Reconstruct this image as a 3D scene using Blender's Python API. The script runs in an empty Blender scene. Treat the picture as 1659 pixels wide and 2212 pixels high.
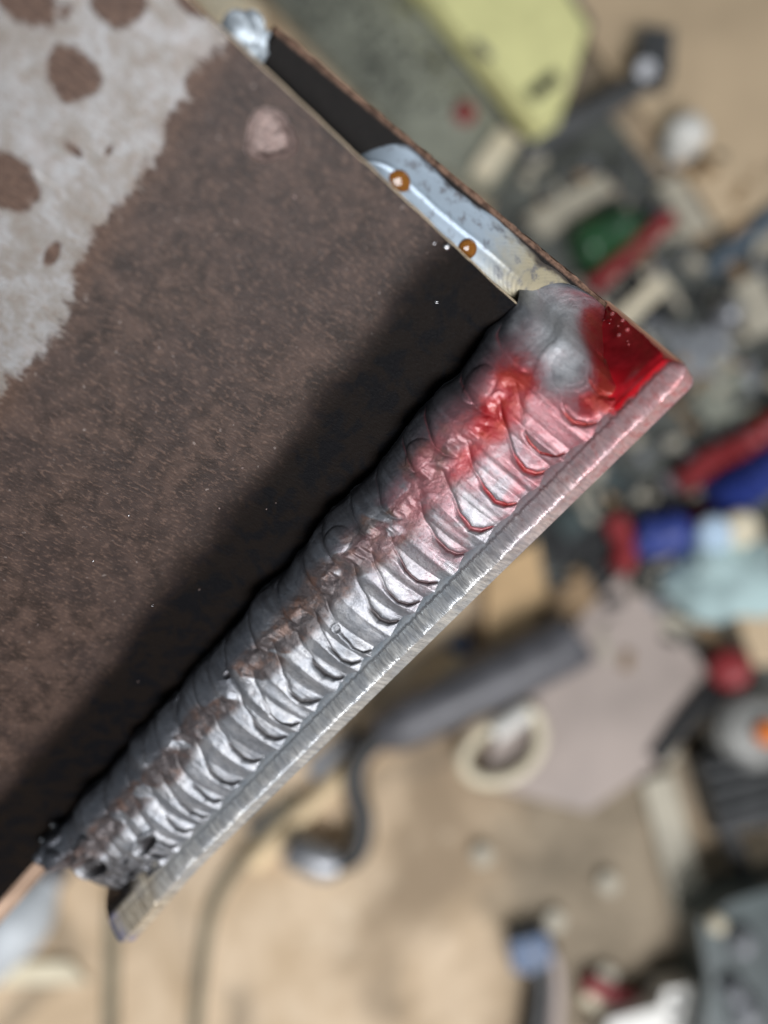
import bpy, bmesh, math, random
import numpy as np
from mathutils import Vector, Matrix

random.seed(7)
S = bpy.context.scene
COL = S.collection

# ------------------------------------------------------------------ camera
F_PX, CX, CY = 1671.0, 829.5, 1106.0           # focal length and centre for a 1659 x 2212 frame
CAM_H, TILT = 0.86, math.radians(10)
cam_d = bpy.data.cameras.new('camera')
cam = bpy.data.objects.new('camera', cam_d)
COL.objects.link(cam)
S.camera = cam
cam.location = (0, 0, CAM_H)
cam.rotation_euler = (TILT, 0, 0)
cam_d.sensor_fit = 'VERTICAL'
cam_d.sensor_height = 34.6
cam_d.lens = 34.6 * F_PX / 2212.0
cam_d.clip_start = 0.005
cam_d.clip_end = 50
cam_d.dof.use_dof = True
cam_d.dof.focus_distance = 0.133
cam_d.dof.aperture_fstop = cam_d.lens / 5.0    # a phone lens with a 5 mm pupil
MC = Matrix.Translation((0, 0, CAM_H)) @ Matrix.Rotation(TILT, 4, 'X')

# ------------------------------------------------------------------ world, lamps, exposure
w = bpy.data.worlds.new('World')
S.world = w
w.use_nodes = True
w.node_tree.nodes['Background'].inputs[0].default_value = (0.80, 0.90, 1.0, 1)
w.node_tree.nodes['Background'].inputs[1].default_value = 0.022


def area(name, d_cam, dist, sx, sy, power, col):
    """an area lamp in the direction d_cam (right, up, back of the camera) from the welded piece"""
    l = bpy.data.lights.new(name, 'AREA')
    l.shape = 'RECTANGLE'
    l.size, l.size_y, l.energy, l.color = sx, sy, power, col
    o = bpy.data.objects.new(name, l)
    COL.objects.link(o)
    base = MC @ Vector((0, 0, -0.14))
    d = (MC.to_3x3() @ Vector(d_cam)).normalized()
    o.location = base + d * dist
    o.rotation_euler = (-d).to_track_quat('-Z', 'Y').to_euler()
    return o


area('ceiling_tube_lamp', (.20, -.58, .77), 2.0, 1.1, .9, 66, (.98, .98, 1.0))
area('side_fill_lamp', (-.90, .02, .42), 1.7, .5, .6, 2.0, (.80, .91, 1.0))  # added side fill that lifts the dyed corner
area('end_bead_fill_lamp', (.78, .45, .42), 2.1, .9, .9, 8, (.90, .96, 1.0))  # added fill, aimed to light the bluish end bead

S.view_settings.view_transform = 'Standard'
S.view_settings.look = 'None'
S.view_settings.exposure = 0.0
S.view_settings.gamma = 1.0
S.view_settings.use_curve_mapping = False
S.render.engine = 'CYCLES'
S.cycles.use_denoising = True
S.cycles.max_bounces = 6

# ------------------------------------------------------------------ frames of reference
RJ = np.array([[-0.63093, 0.15918, -0.75933], [0.69416, 0.55295, -0.46086], [0.34652, -0.81787, -0.45937]])
TJ = np.array([33.157, -25.602, 131.631])
FL = np.diag([1, -1, -1])
Rb, tb = FL @ RJ, FL @ TJ * 0.001
MJ4 = Matrix([[*(Rb[i] * 0.001), tb[i]] for i in range(3)] + [[0, 0, 0, 1]])
MJ = MC @ MJ4                                   # millimetres of the welded piece -> world metres


def at(px, py, h=0.0):
    """floor point (height h) seen at a place in the photograph"""
    d = MC.to_3x3() @ Vector(((px - CX) / F_PX, -(py - CY) / F_PX, -1))
    s = (h - CAM_H) / d.z
    p = Vector((0, 0, CAM_H)) + d * s
    return Vector((p.x, p.y, h))


PXM = 0.86 / F_PX                               # metres of floor for one pixel of the photograph

# ------------------------------------------------------------------ noise in numpy
_rng = np.random.default_rng(11)
_T = _rng.random((256, 256))


def vn(x, y, o=0):
    x = np.asarray(x, float) + 17.3 * o
    y = np.asarray(y, float) + 41.7 * o
    xi, yi = np.floor(x).astype(int), np.floor(y).astype(int)
    fx, fy = x - xi, y - yi
    fx, fy = fx * fx * (3 - 2 * fx), fy * fy * (3 - 2 * fy)
    a, b = _T[xi % 256, yi % 256], _T[(xi + 1) % 256, yi % 256]
    c, d = _T[xi % 256, (yi + 1) % 256], _T[(xi + 1) % 256, (yi + 1) % 256]
    return (a * (1 - fx) + b * fx) * (1 - fy) + (c * (1 - fx) + d * fx) * fy


def fbm(x, y, o=0, n=4):
    r, a, t = 0, 1, 0
    for k in range(n):
        r = r + a * vn(np.asarray(x) * 2 ** k, np.asarray(y) * 2 ** k, o + k * 3)
        t += a
        a *= .5
    return r / t


def ss(a, b, x):
    t = np.clip((np.asarray(x, float) - a) / (b - a), 0, 1)
    return t * t * (3 - 2 * t)


# ------------------------------------------------------------------ object helpers
def tag(o, label=None, cat=None, group=None, kind=None):
    if label: o['label'] = label
    if cat: o['category'] = cat
    if group: o['group'] = group
    if kind: o['kind'] = kind
    return o


def empty(name, loc=(0, 0, 0), rz=0, label=None, cat=None, group=None):
    o = bpy.data.objects.new(name, None)
    o.empty_display_size = .02
    COL.objects.link(o)
    o.location = loc
    o.rotation_euler = (0, 0, rz)
    return tag(o, label, cat, group)


def link(name, me, mat, parent=None, smooth=True):
    o = bpy.data.objects.new(name, me)
    COL.objects.link(o)
    if mat: me.materials.append(mat)
    if smooth:
        me.polygons.foreach_set('use_smooth', [True] * len(me.polygons))
    if parent: o.parent = parent
    return o


def np_mesh(name, V, Fq, attrs=None):
    me = bpy.data.meshes.new(name)
    V = np.asarray(V, np.float32)
    Fq = np.asarray(Fq, np.int32)
    me.vertices.add(len(V))
    me.vertices.foreach_set('co', V.ravel())
    me.loops.add(Fq.size)
    me.loops.foreach_set('vertex_index', Fq.ravel())
    me.polygons.add(len(Fq))
    me.polygons.foreach_set('loop_start', np.arange(0, Fq.size, Fq.shape[1], dtype=np.int32))
    me.polygons.foreach_set('loop_total', np.full(len(Fq), Fq.shape[1], np.int32))
    me.update()
    me.validate()
    for k, a in (attrs or {}).items():
        at_ = me.attributes.new(k, 'FLOAT', 'POINT')
        at_.data.foreach_set('value', np.asarray(a, np.float32).ravel())
    return me


def grid_faces(n, m, flip=False):
    i, j = np.meshgrid(np.arange(n - 1), np.arange(m - 1), indexing='ij')
    a = (i * m + j).ravel()
    f = np.stack([a, a + 1, a + m + 1, a + m], 1)
    return f[:, ::-1] if flip else f


def bm_obj(name, bm, mat, parent=None, smooth=True, bev=0, seg=2):
    if bev:
        bmesh.ops.bevel(bm, geom=[e for e in bm.edges if len(e.link_faces) == 2 and e.calc_face_angle(0) > .5],
                        offset=bev, segments=seg, profile=.5, affect='EDGES', clamp_overlap=True)
    bmesh.ops.recalc_face_normals(bm, faces=bm.faces)
    me = bpy.data.meshes.new(name)
    bm.to_mesh(me)
    bm.free()
    o = link(name, me, mat, parent, smooth)
    if smooth:
        try:
            me.set_sharp_from_angle(angle=math.radians(35))
        except Exception:
            pass
    return o


def b_box(bm, c, s, rz=0, rot=None):
    m = Matrix.Translation(c) @ (rot.to_4x4() if rot else Matrix.Rotation(rz, 4, 'Z')) @ Matrix.Diagonal((*s, 1))
    bmesh.ops.create_cube(bm, size=1, matrix=m)


def b_prism(bm, pts, z0, z1):
    a = [bm.verts.new((p[0], p[1], z0)) for p in pts]
    b = [bm.verts.new((p[0], p[1], z1)) for p in pts]
    n = len(pts)
    bm.faces.new(a[::-1])
    bm.faces.new(b)
    for i in range(n):
        bm.faces.new((a[i], a[(i + 1) % n], b[(i + 1) % n], b[i]))


def b_tube(bm, pts, rads, seg=16, closed=False):
    pts = [Vector(p) for p in pts]
    if not hasattr(rads, '__len__'): rads = [rads] * len(pts)
    n = len(pts)
    rings = []
    for i, p in enumerate(pts):
        if closed:
            t = pts[(i + 1) % n] - pts[i - 1]
        else:
            t = pts[min(i + 1, n - 1)] - pts[max(i - 1, 0)]
        t.normalize()
        u = t.cross(Vector((0, 0, 1)))
        if u.length < .05: u = t.cross(Vector((0, 1, 0)))
        u.normalize()
        v = u.cross(t)
        rings.append([bm.verts.new(p + (u * math.cos(k * 2 * math.pi / seg) + v * math.sin(k * 2 * math.pi / seg)) * rads[i])
                      for k in range(seg)])
    for i in range(n if closed else n - 1):
        A, B = rings[i], rings[(i + 1) % n]
        for k in range(seg):
            bm.faces.new((A[k], A[(k + 1) % seg], B[(k + 1) % seg], B[k]))
    if not closed:
        bm.faces.new(rings[0][::-1])
        bm.faces.new(rings[-1])


def spline(pts, n=8):
    P = [Vector(p) for p in pts]
    P = [P[0] * 2 - P[1]] + P + [P[-1] * 2 - P[-2]]
    out = []
    for i in range(1, len(P) - 2):
        for k in range(n):
            t = k / n
            a, b, c, d = P[i - 1], P[i], P[i + 1], P[i + 2]
            out.append(.5 * ((2 * b) + (c - a) * t + (2 * a - 5 * b + 4 * c - d) * t * t + (3 * b - a - 3 * c + d) * t ** 3))
    out.append(P[-2])
    return out


# ------------------------------------------------------------------ materials
class NT:
    def __init__(s, name):
        s.m = bpy.data.materials.new(name)
        s.m.use_nodes = True
        s.t = s.m.node_tree
        s.b = s.t.nodes['Principled BSDF']

    def n(s, typ, **kw):
        nd = s.t.nodes.new(typ)
        for k, v in kw.items(): setattr(nd, k, v)
        return nd

    def put(s, sock, v):
        if hasattr(v, 'is_output'):
            s.t.links.new(v, sock)
        elif isinstance(v, (tuple, list)) and len(v) == 3 and sock.type == 'RGBA':
            sock.default_value = (*v, 1)
        elif sock.type == 'RGBA' and isinstance(v, (int, float)):
            sock.default_value = (v, v, v, 1)
        else:
            sock.default_value = v

    def pos(s):
        return s.n('ShaderNodeTexCoord').outputs['Object']

    def scale(s, v, xyz):
        m = s.n('ShaderNodeMapping')
        s.t.links.new(v, m.inputs[0])
        m.inputs['Scale'].default_value = xyz
        return m.outputs[0]

    def noise(s, vec, scale, detail=4, rough=.6, dist=0):
        nd = s.n('ShaderNodeTexNoise')
        s.t.links.new(vec, nd.inputs['Vector'])
        nd.inputs['Scale'].default_value = scale
        nd.inputs['Detail'].default_value = detail
        nd.inputs['Roughness'].default_value = rough
        nd.inputs['Distortion'].default_value = dist
        return nd.outputs['Fac']

    def math(s, op, a, b=0.0, c=0.0, clamp=False):
        nd = s.n('ShaderNodeMath', operation=op, use_clamp=clamp)
        s.put(nd.inputs[0], a)
        s.put(nd.inputs[1], b)
        s.put(nd.inputs[2], c)
        return nd.outputs[0]

    def mr(s, v, a, b, c=0.0, d=1.0):
        nd = s.n('ShaderNodeMapRange', interpolation_type='SMOOTHSTEP')
        for i, q in enumerate((v, a, b, c, d)): s.put(nd.inputs[i], q)
        return nd.outputs[0]

    def mix(s, f, a, b):
        nd = s.n('ShaderNodeMix', data_type='RGBA')
        s.put(nd.inputs[0], f)
        s.put(nd.inputs[6], a)
        s.put(nd.inputs[7], b)
        return nd.outputs[2]

    def attr(s, name):
        return s.n('ShaderNodeAttribute', attribute_name=name).outputs['Fac']

    def bump(s, h, dist, strength=1.0):
        nd = s.n('ShaderNodeBump')
        nd.inputs['Distance'].default_value = dist
        nd.inputs['Strength'].default_value = strength
        s.t.links.new(h, nd.inputs['Height'])
        s.t.links.new(nd.outputs[0], s.b.inputs['Normal'])

    def set(s, **kw):
        names = dict(col='Base Color', rough='Roughness', metal='Metallic', coat='Coat Weight', coatr='Coat Roughness',
                     spec='Specular IOR Level', trans='Transmission Weight', ior='IOR')
        for k, v in kw.items(): s.put(s.b.inputs[names[k]], v)
        return s.m


def plain(name, col, rough=.5, metal=0.0, var=.25, sc=60, bump=0.0):
    """paint, plastic or metal with uneven colour and gloss"""
    t = NT(name)
    p = t.pos()
    f = t.noise(p, sc, 5, .65)
    g2 = t.noise(p, sc * .33, 4, .6, .8)
    dk = tuple(c * (1 - var) for c in col)
    lt = tuple(min(1, c * (1 + var)) for c in col)
    dirt = tuple(c * .45 + .02 for c in col)
    t.set(col=t.mix(t.mr(g2, .52, .68, 0, min(.8, var * 2)), t.mix(t.mr(f, .3, .7), dk, lt), dirt), metal=metal,
          rough=t.mr(f, .2, .8, max(.04, rough - .1), min(1, rough + .12)))
    if bump: t.bump(f, bump)
    return t.m


def m_floor():
    t = NT('floor_concrete')
    p = t.pos()
    a = t.noise(p, 3.2, 5, .6, .4)
    b = t.noise(p, 14, 6, .7, .6)
    c = t.noise(p, 90, 4, .6)
    base = t.mix(t.mr(b, .32, .68), (.58, .43, .275), (.78, .615, .435))
    base = t.mix(t.mr(a, .46, .66), base, (.33, .245, .16))
    d = t.noise(p, 7, 4, .55, 1.0)
    base = t.mix(t.mr(d, .56, .70, 0, .65), base, (.22, .175, .125))
    base = t.mix(t.mr(d, .40, .28, 0, .6), base, (.86, .72, .54))
    base = t.mix(t.mr(c, .62, .75, 0, .5), base, (.72, .60, .44))
    xyz = t.n('ShaderNodeSeparateXYZ')
    t.t.links.new(p, xyz.inputs[0])
    # a worn, dirty strip across the floor
    wob = t.math('MULTIPLY_ADD', t.noise(p, 5, 4, .6), .30, -.15)
    u = t.math('ADD', xyz.outputs[0], wob)
    strip = t.math('MULTIPLY', t.mr(u, .085, .16), t.mr(u, .40, .30))
    base = t.mix(t.math('MULTIPLY', strip, .88), base, t.mix(t.mr(b, .3, .7), (.15, .125, .088), (.30, .245, .175)))
    t.set(col=base, rough=.85)
    t.bump(b, .002, .5)
    return t.m


def m_weld():
    t = NT('weld_metal')
    p = t.pos()
    dye, slag, gr = t.attr('dye'), t.attr('slag'), t.attr('groove')
    n1 = t.noise(p, 1.6, 4, .7)
    n2 = t.noise(p, 3.4, 3, .8)
    n3 = t.noise(p, .35, 4, .6)
    base = t.mix(t.mr(n3, .35, .65), (.225, .238, .26), (.33, .335, .35))
    base = t.mix(t.math('MULTIPLY', t.attr('stem_shade'), t.mr(n3, .3, .7, .70, .95)), base, (.060, .066, .080))  # shade of the stem side half, painted into the metal colour
    fro_lit = t.attr('frost_lit')
    base = t.mix(t.math('MULTIPLY', fro_lit, .8), base, t.mix(t.mr(n1, .35, .65), (.48, .50, .525), (.70, .72, .74)))  # frosted crater and toe line, with the crater's lit look painted in
    base = t.mix(t.mr(n1, .53, .70, 0, .60), base, (.13, .13, .14))
    sl = t.mr(t.math('ADD', slag, t.math('MULTIPLY_ADD', n1, .3, -.15)), .18, .75)
    slc = t.mix(t.mr(n3, .48, .66), t.mix(t.mr(n1, .3, .7), (.040, .032, .032), (.080, .062, .060)), (.105, .058, .042))
    base = t.mix(t.math('MULTIPLY', sl, .9), base, slc)
    gm = t.mr(t.math('ADD', gr, t.math('MULTIPLY_ADD', n1, .3, -.15)), .35, .75)
    base = t.mix(t.math('MULTIPLY', gm, .9), base, (.035, .030, .030))
    dd = t.math('ADD', dye, t.math('MULTIPLY', t.math('MULTIPLY_ADD', n1, .35, -.175), t.mr(dye, 0, .3)), clamp=True)
    red = t.mix(t.mr(dd, .40, .95), (.31, .095, .110), t.mix(t.mr(n3, .42, .58), (.30, .010, .014), (.31, .028, .018)))
    base = t.mix(t.mr(dd, 0, .75), base, red)
    metal = t.math('MULTIPLY', t.math('SUBTRACT', t.mr(fro_lit, 0, 1, .70, .50), t.math('MULTIPLY', dd, .35)),
                   t.math('SUBTRACT', 1.0, t.math('MULTIPLY', t.math('MAXIMUM', sl, gm), .45)))
    rough = t.math('ADD', t.mr(n2, .3, .7, .33, .50), t.math('MULTIPLY', dd, -.08))
    t.set(col=base, metal=metal, rough=rough, coat=t.math('MULTIPLY', dd, .45), coatr=.12)
    h = t.math('ADD', t.math('MULTIPLY', n2, .20), t.math('MULTIPLY', n1, .08))
    t.bump(h, .00040, 1.0)
    return t.m


def m_end_weld():
    t = NT('end_weld_metal')
    p = t.pos()
    xyz = t.n('ShaderNodeSeparateXYZ')
    t.t.links.new(p, xyz.inputs[0])
    n1 = t.noise(p, .5, 5, .6)
    n2 = t.noise(p, 5, 4, .7)
    z = t.math('ADD', xyz.outputs[2], t.math('MULTIPLY_ADD', n1, 10, -5))
    g = t.mr(z, 28, 14)
    base = t.mix(g, (.33, .40, .47), (.40, .355, .245))
    base = t.mix(t.mr(n1, .52, .68, 0, .75), base, (.15, .15, .165))
    base = t.mix(t.math('MULTIPLY', t.attr('toe'), .92), base, (.045, .035, .035))
    t.set(col=base, metal=.65, rough=t.mr(n2, .3, .7, .44, .60))
    t.bump(n2, .00002, .8)
    return t.m


def m_stem():
    t = NT('mill_scale_steel')
    p = t.pos()
    bare, weld_band = t.attr('bare'), t.attr('weld_band')
    sx = t.n('ShaderNodeSeparateXYZ')
    t.t.links.new(p, sx.inputs[0])
    p_z = sx.outputs[2]
    st = t.scale(p, (1.0, 1, .42))
    n1 = t.noise(st, 1.7, 4, .7)
    n2 = t.noise(p, .22, 5, .62, .5)
    n3 = t.noise(st, 4.2, 3, .7)
    n4 = t.noise(p, .055, 4, .55, .6)
    br = t.mix(t.mr(n2, .35, .65), (.021, .0130, .0100), (.064, .040, .031))
    br = t.mix(t.mr(n4, .40, .62, 0, .5), br, (.030, .020, .018))
    br = t.mix(t.mr(n1, .50, .66, 0, .60), br, (.135, .085, .064))
    br = t.mix(t.mr(n3, .58, .70, 0, .6), br, (.020, .015, .013))
    fl = t.noise(p, .9, 3, .5)
    br = t.mix(t.math('MULTIPLY', t.mr(fl, .66, .72), t.mr(n2, .45, .58)), br, (.19, .155, .14))
    gl = t.mix(t.mr(n2, .32, .66), (.120, .106, .092), (.185, .187, .189))
    gl = t.mix(t.mr(n1, .46, .64, 0, .75), gl, (.115, .090, .073))
    gl = t.mix(t.mr(n3, .56, .70, 0, .5), gl, (.33, .33, .33))
    gl = t.mix(t.mr(n4, .52, .66, 0, .5), gl, (.23, .222, .225))
    sc_ = t.noise(t.scale(p, (.9, 1, .035)), 1.6, 3, .6)
    br = t.mix(t.mr(sc_, .66, .74, 0, .45), br, (.15, .115, .10))
    gl = t.mix(t.mr(sc_, .64, .74, 0, .5), gl, (.36, .36, .36))
    f = t.mr(t.math('ADD', bare, t.math('MULTIPLY_ADD', n1, 1.3, -.65)), .34, .66)
    spot = t.mix(t.mr(n1, .3, .7), (.040, .021, .014), (.110, .065, .045))
    base = t.mix(f, t.mix(t.mr(p_z, 68, 73), br, spot), gl)
    band_f = t.mr(t.math('ADD', weld_band, t.math('MULTIPLY_ADD', n2, .35, -.175)), .08, .85)
    base = t.mix(band_f, base, t.mix(t.mr(n2, .45, .6), (.0068, .0049, .0041), (.0034, .0033, .0041)))  # near black band along the weld, fading out up the plate
    rim = t.attr('rim')
    base = t.mix(t.mr(rim, .2, .6), base, (.50, .41, .29))
    t.set(col=base, metal=t.math('MAXIMUM', t.math('MULTIPLY', f, .45), t.math('MULTIPLY', rim, .6)), rough=t.mr(n3, .3, .7, .38, .58),
          spec=t.mr(band_f, 0, 1, t.mr(f, 0, 1, .16, .4), .04))
    t.bump(t.math('ADD', t.math('MULTIPLY', n1, .10), t.math('MULTIPLY', n3, .05)), .0009, 1.0)
    return t.m


def m_base():
    t = NT('ground_steel')
    p = t.pos()
    xyz = t.n('ShaderNodeSeparateXYZ')
    t.t.links.new(p, xyz.inputs[0])
    X, Y, Z = xyz.outputs
    n1 = t.noise(p, .8, 5, .65)
    n2 = t.noise(p, .16, 3, .5)
    gr = t.noise(t.scale(p, (1.5, .20, .20)), 1.0, 3, .75)        # grinding scratches across the edge
    gr2 = t.noise(t.scale(p, (3.6, .35, .35)), 1.0, 2, .7)
    edge = t.mr(t.math('ADD', t.math('SUBTRACT', Y, t.math('MULTIPLY', Z, .8)), t.math('MULTIPLY_ADD', gr, 1.2, -.6)), 16.9, 18.3)
    flat = t.mix(t.mr(n1, .35, .65), (.36, .40, .44), (.48, .50, .52))
    flat = t.mix(t.mr(X, 95, 140), flat, (.50, .49, .47))
    ed = t.mix(t.mr(gr, .35, .65), (.36, .368, .375), (.70, .705, .69))
    ed = t.mix(t.mr(n2, .45, .6, 0, .5), ed, (.36, .39, .43))
    ed = t.mix(t.mr(n1, .62, .72, 0, .5), ed, (.24, .19, .12))
    base = t.mix(edge, flat, ed)
    # the far tip is tempered blue and straw
    straw = t.mix(t.mr(gr, .35, .65), (.34, .27, .18), (.80, .73, .60))
    base = t.mix(t.math('MULTIPLY', t.mr(X, 128, 142), t.mr(n2, .30, .55, .5, 1)), base, straw)
    base = t.mix(t.math('MULTIPLY', t.mr(X, 152, 156), t.mr(n1, .4, .55)), base, (.34, .33, .52))
    base = t.mix(t.mr(X, 155.4, 156.7), base, (.10, .14, .27))
    base = t.mix(t.math('MULTIPLY', t.mr(X, 140, 147), t.mr(Y, 15.2, 13.8)), base, (.020, .017, .016))
    # scale left on the end and the underside
    sc = t.mix(n1, (.055, .040, .034), (.13, .095, .08))
    base = t.mix(t.mr(Y, 3, -3), base, sc)
    # red penetrant: pooled beside the end of the bead, thin and wiped along the edge
    xn = t.math('ADD', X, t.math('MULTIPLY_ADD', n1, 3.0, -1.5))
    pool = t.math('MULTIPLY', t.mr(xn, 2.4, .6), t.mr(t.math('ADD', Y, t.math('MULTIPLY_ADD', n1, 2, -1)), 17.3, 16.4))
    thin = t.math('MULTIPLY', t.mr(X, 42, -4), t.mr(gr, .20, .75, .55, 1))
    base = t.mix(t.math('MULTIPLY', thin, .90), base, t.mix(t.mr(n1, .45, .6), (.52, .25, .26), (.44, .09, .095)))
    base = t.mix(pool, base, t.mix(t.mr(n2, .35, .65), (.70, .012, .022), (.82, .025, .040)))
    wet = t.math('MAXIMUM', pool, t.math('MULTIPLY', thin, .3))
    scale_m = t.math('MULTIPLY', t.mr(Y, 3, -3, 1, .2), t.mr(edge, 0, 1, .55, 1))
    t.set(col=base, metal=t.math('MULTIPLY', scale_m, t.math('SUBTRACT', .6, t.math('MULTIPLY', wet, .5))),
          rough=t.mix(pool, t.mr(gr2, .3, .7, .26, .44), .14), coat=t.math('MULTIPLY', pool, .7), coatr=.08)
    h = t.math('MULTIPLY', t.math('ADD', gr, t.math('MULTIPLY', gr2, .5)), t.mr(edge, 0, 1, .06, .30))
    t.bump(t.math('MULTIPLY', h, t.math('SUBTRACT', 1.0, t.math('MULTIPLY', pool, .85))), .0009, 1.0)
    return t.m


def m_back():
    t = NT('scaled_backing_steel')
    p = t.pos()
    xyz = t.n('ShaderNodeSeparateXYZ')
    t.t.links.new(p, xyz.inputs[0])
    n1 = t.noise(p, .9, 5, .7)
    st = t.noise(t.scale(p, (.05, .6, .9)), 1.0, 4, .6)
    dark = t.mix(n1, (.003, .003, .003), (.011, .009, .008))
    rust = t.mix(t.mr(n1, .35, .65), (.06, .036, .026), (.19, .115, .08))
    edge = t.mr(t.math('ADD', xyz.outputs[0], t.math('MULTIPLY_ADD', xyz.outputs[2], -.042, 0)), -8.9, -9.4)
    base = t.mix(edge, dark, rust)
    far = t.mr(xyz.outputs[0], 148, 154)
    base = t.mix(far, base, t.mix(t.mr(st, .35, .65), (.20, .13, .09), (.52, .37, .27)))
    t.set(col=base, metal=t.math('MULTIPLY', far, .5), rough=.6, spec=t.mr(far, 0, 1, .12, .5))
    t.bump(n1, .0003, .9)
    return t.m


M = dict(weld=m_weld(), endweld=m_end_weld(), stem=m_stem(), base=m_base(), back=m_back(), floor=m_floor())

# ------------------------------------------------------------------ the floor
bm = bmesh.new()
bmesh.ops.create_grid(bm, x_segments=2, y_segments=2, size=3.0)
tag(bm_obj('floor', bm, M['floor'], smooth=False), kind='structure')

# ================================================================== the welded piece
piece = empty('welded_steel_piece', label='welded steel T joint with silver fillet bead and red dye on its corner',
              cat='welded joint')
piece.matrix_world = MJ


# ---- stem plate: the large brown scaled face
def build_stem():
    nx, nz = 420, 210
    xs = np.concatenate([[0, .10, .21, .30], np.linspace(.6, 210, nx - 4)])
    zs = np.concatenate([[14.6, 14.8, 15.1], np.linspace(15.5, 104, nz - 3)])
    Xg, Zg = np.meshgrid(xs, zs, indexing='ij')
    edge = np.exp(-Xg / .4)
    Xo = Xg - .036 * Zg + (fbm(Zg / 2.5, Xg * 0, 3) - .5) * .35 * edge
    Yo = (fbm(Xg / 9, Zg / 9, 5) - .5) * .12 - np.clip(.22 - Xg, 0, 1) * .9
    # low pitted relief under the bare patch
    jag = (fbm(Xg / 7.5, Zg / 7.5, 8, 5) - .5) * 7 + (fbm(Xg / 1.2, Zg / 1.6, 4, 3) - .5) * 3.2
    bare = ss(-4, 4, Zg - 71.5 + jag)

    def spot(cx, cz, rx, rz, k=1.0, o=0):
        d = np.hypot((Xg - cx) / (rx * .80), (Zg - cz) / (rz * .80)) + (fbm(Xg / 2.2, Zg / 2.2, 20 + o, 4) - .5) * .55
        return k * ss(1.55, .55, d)
    for i, a in enumerate([(16.5, 84.5, 3.9, 3.9), (5.6, 83.8, 3.7, 3.5), (-.2, 77.5, 2.3, 3.0), (33, 85, 4.4, 4.8),
                           (12.6, 92.6, 3.6, 4.6), (46, 90, 8, 7), (62, 84, 6, 5), (80, 92, 9, 7), (24, 80, 1.0, 1.9, .7),
                           (11, 88, 1.3, 1.0, .6), (38, 76, 2.8, 1.2, .8), (21.2, 76.5, 1.3, .55, .95)]):
        bare = bare - spot(*a, o=i) * bare
    rim = (Xg < .20) * (.65 + .7 * (fbm(Zg / 2, Xg, 33) - .5))
    weld_band = 1 - ss(24, 40, Zg + (fbm(Xg / 14, Zg / 14, 9, 5) - .5) * 5 - 5 * np.exp(-((Xg - 2) / 9) ** 2) * 0)
    n, m = Xg.shape
    V = np.stack([Xo, Yo, Zg], -1).reshape(-1, 3)
    Fq = grid_faces(n, m, True)
    # rim and back
    ring = [i * m for i in range(n)] + [(n - 1) * m + j for j in range(1, m)] + \
           [i * m + m - 1 for i in range(n - 2, -1, -1)] + [j for j in range(m - 2, 0, -1)]
    ring = np.array(ring)
    B = V[ring].copy()
    B[:, 1] = -5.95
    base = len(V)
    V = np.vstack([V, B])
    k = len(ring)
    q = np.stack([ring, np.roll(ring, -1), base + np.roll(np.arange(k), -1), base + np.arange(k)], 1)
    Fq = np.vstack([Fq, q])
    at_ = {}
    for nm, A in (('bare', bare), ('weld_band', weld_band), ('rim', rim)):
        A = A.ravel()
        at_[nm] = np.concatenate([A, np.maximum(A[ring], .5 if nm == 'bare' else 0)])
    return np_mesh('stem_plate', V, Fq, at_)


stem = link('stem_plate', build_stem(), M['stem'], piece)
tag(stem, 'brown mill scaled plate with a pale bare patch at its top')


# ---- backing plate behind the stem
def build_back():
    nx, nz = 60, 60
    xs = np.concatenate([np.linspace(0, 3, 12), np.linspace(3.5, 14, nx - 24), np.linspace(20, 215, 12)])
    zt = np.linspace(0, 1, nz)
    Xg, Tg = np.meshgrid(xs, zt, indexing='ij')
    zb = np.where(Xg > 161, 7.2, -.2)
    Zg = zb + (67.2 - zb) * Tg
    Xo = Xg - 9.9 + .042 * Zg + (fbm(Zg / 1.2, Xg / 6, 2) - .5) * .7 * np.exp(-Xg / .5)
    Yo = -6.05 - .55 * np.exp(-Xg / .22) + (fbm(Xg / 2, Zg / 2, 6) - .5) * .3 * np.exp(-Xg / 3)
    n, m = Xg.shape
    V = np.stack([Xo, Yo, Zg], -1).reshape(-1, 3)
    Fq = grid_faces(n, m, True)
    ring = np.array([i * m for i in range(n)] + [(n - 1) * m + j for j in range(1, m)] +
                    [i * m + m - 1 for i in range(n - 2, -1, -1)] + [j for j in range(m - 2, 0, -1)])
    B = V[ring].copy()
    B[:, 1] = -12
    base, k = len(V), len(ring)
    V = np.vstack([V, B])
    q = np.stack([ring, np.roll(ring, -1), base + np.roll(np.arange(k), -1), base + np.arange(k)], 1)
    return np_mesh('backing_plate', V, np.vstack([Fq, q]))


tag(link('backing_plate', build_back(), M['back'], piece), 'dark plate behind the stem with a rusty end edge')


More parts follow.
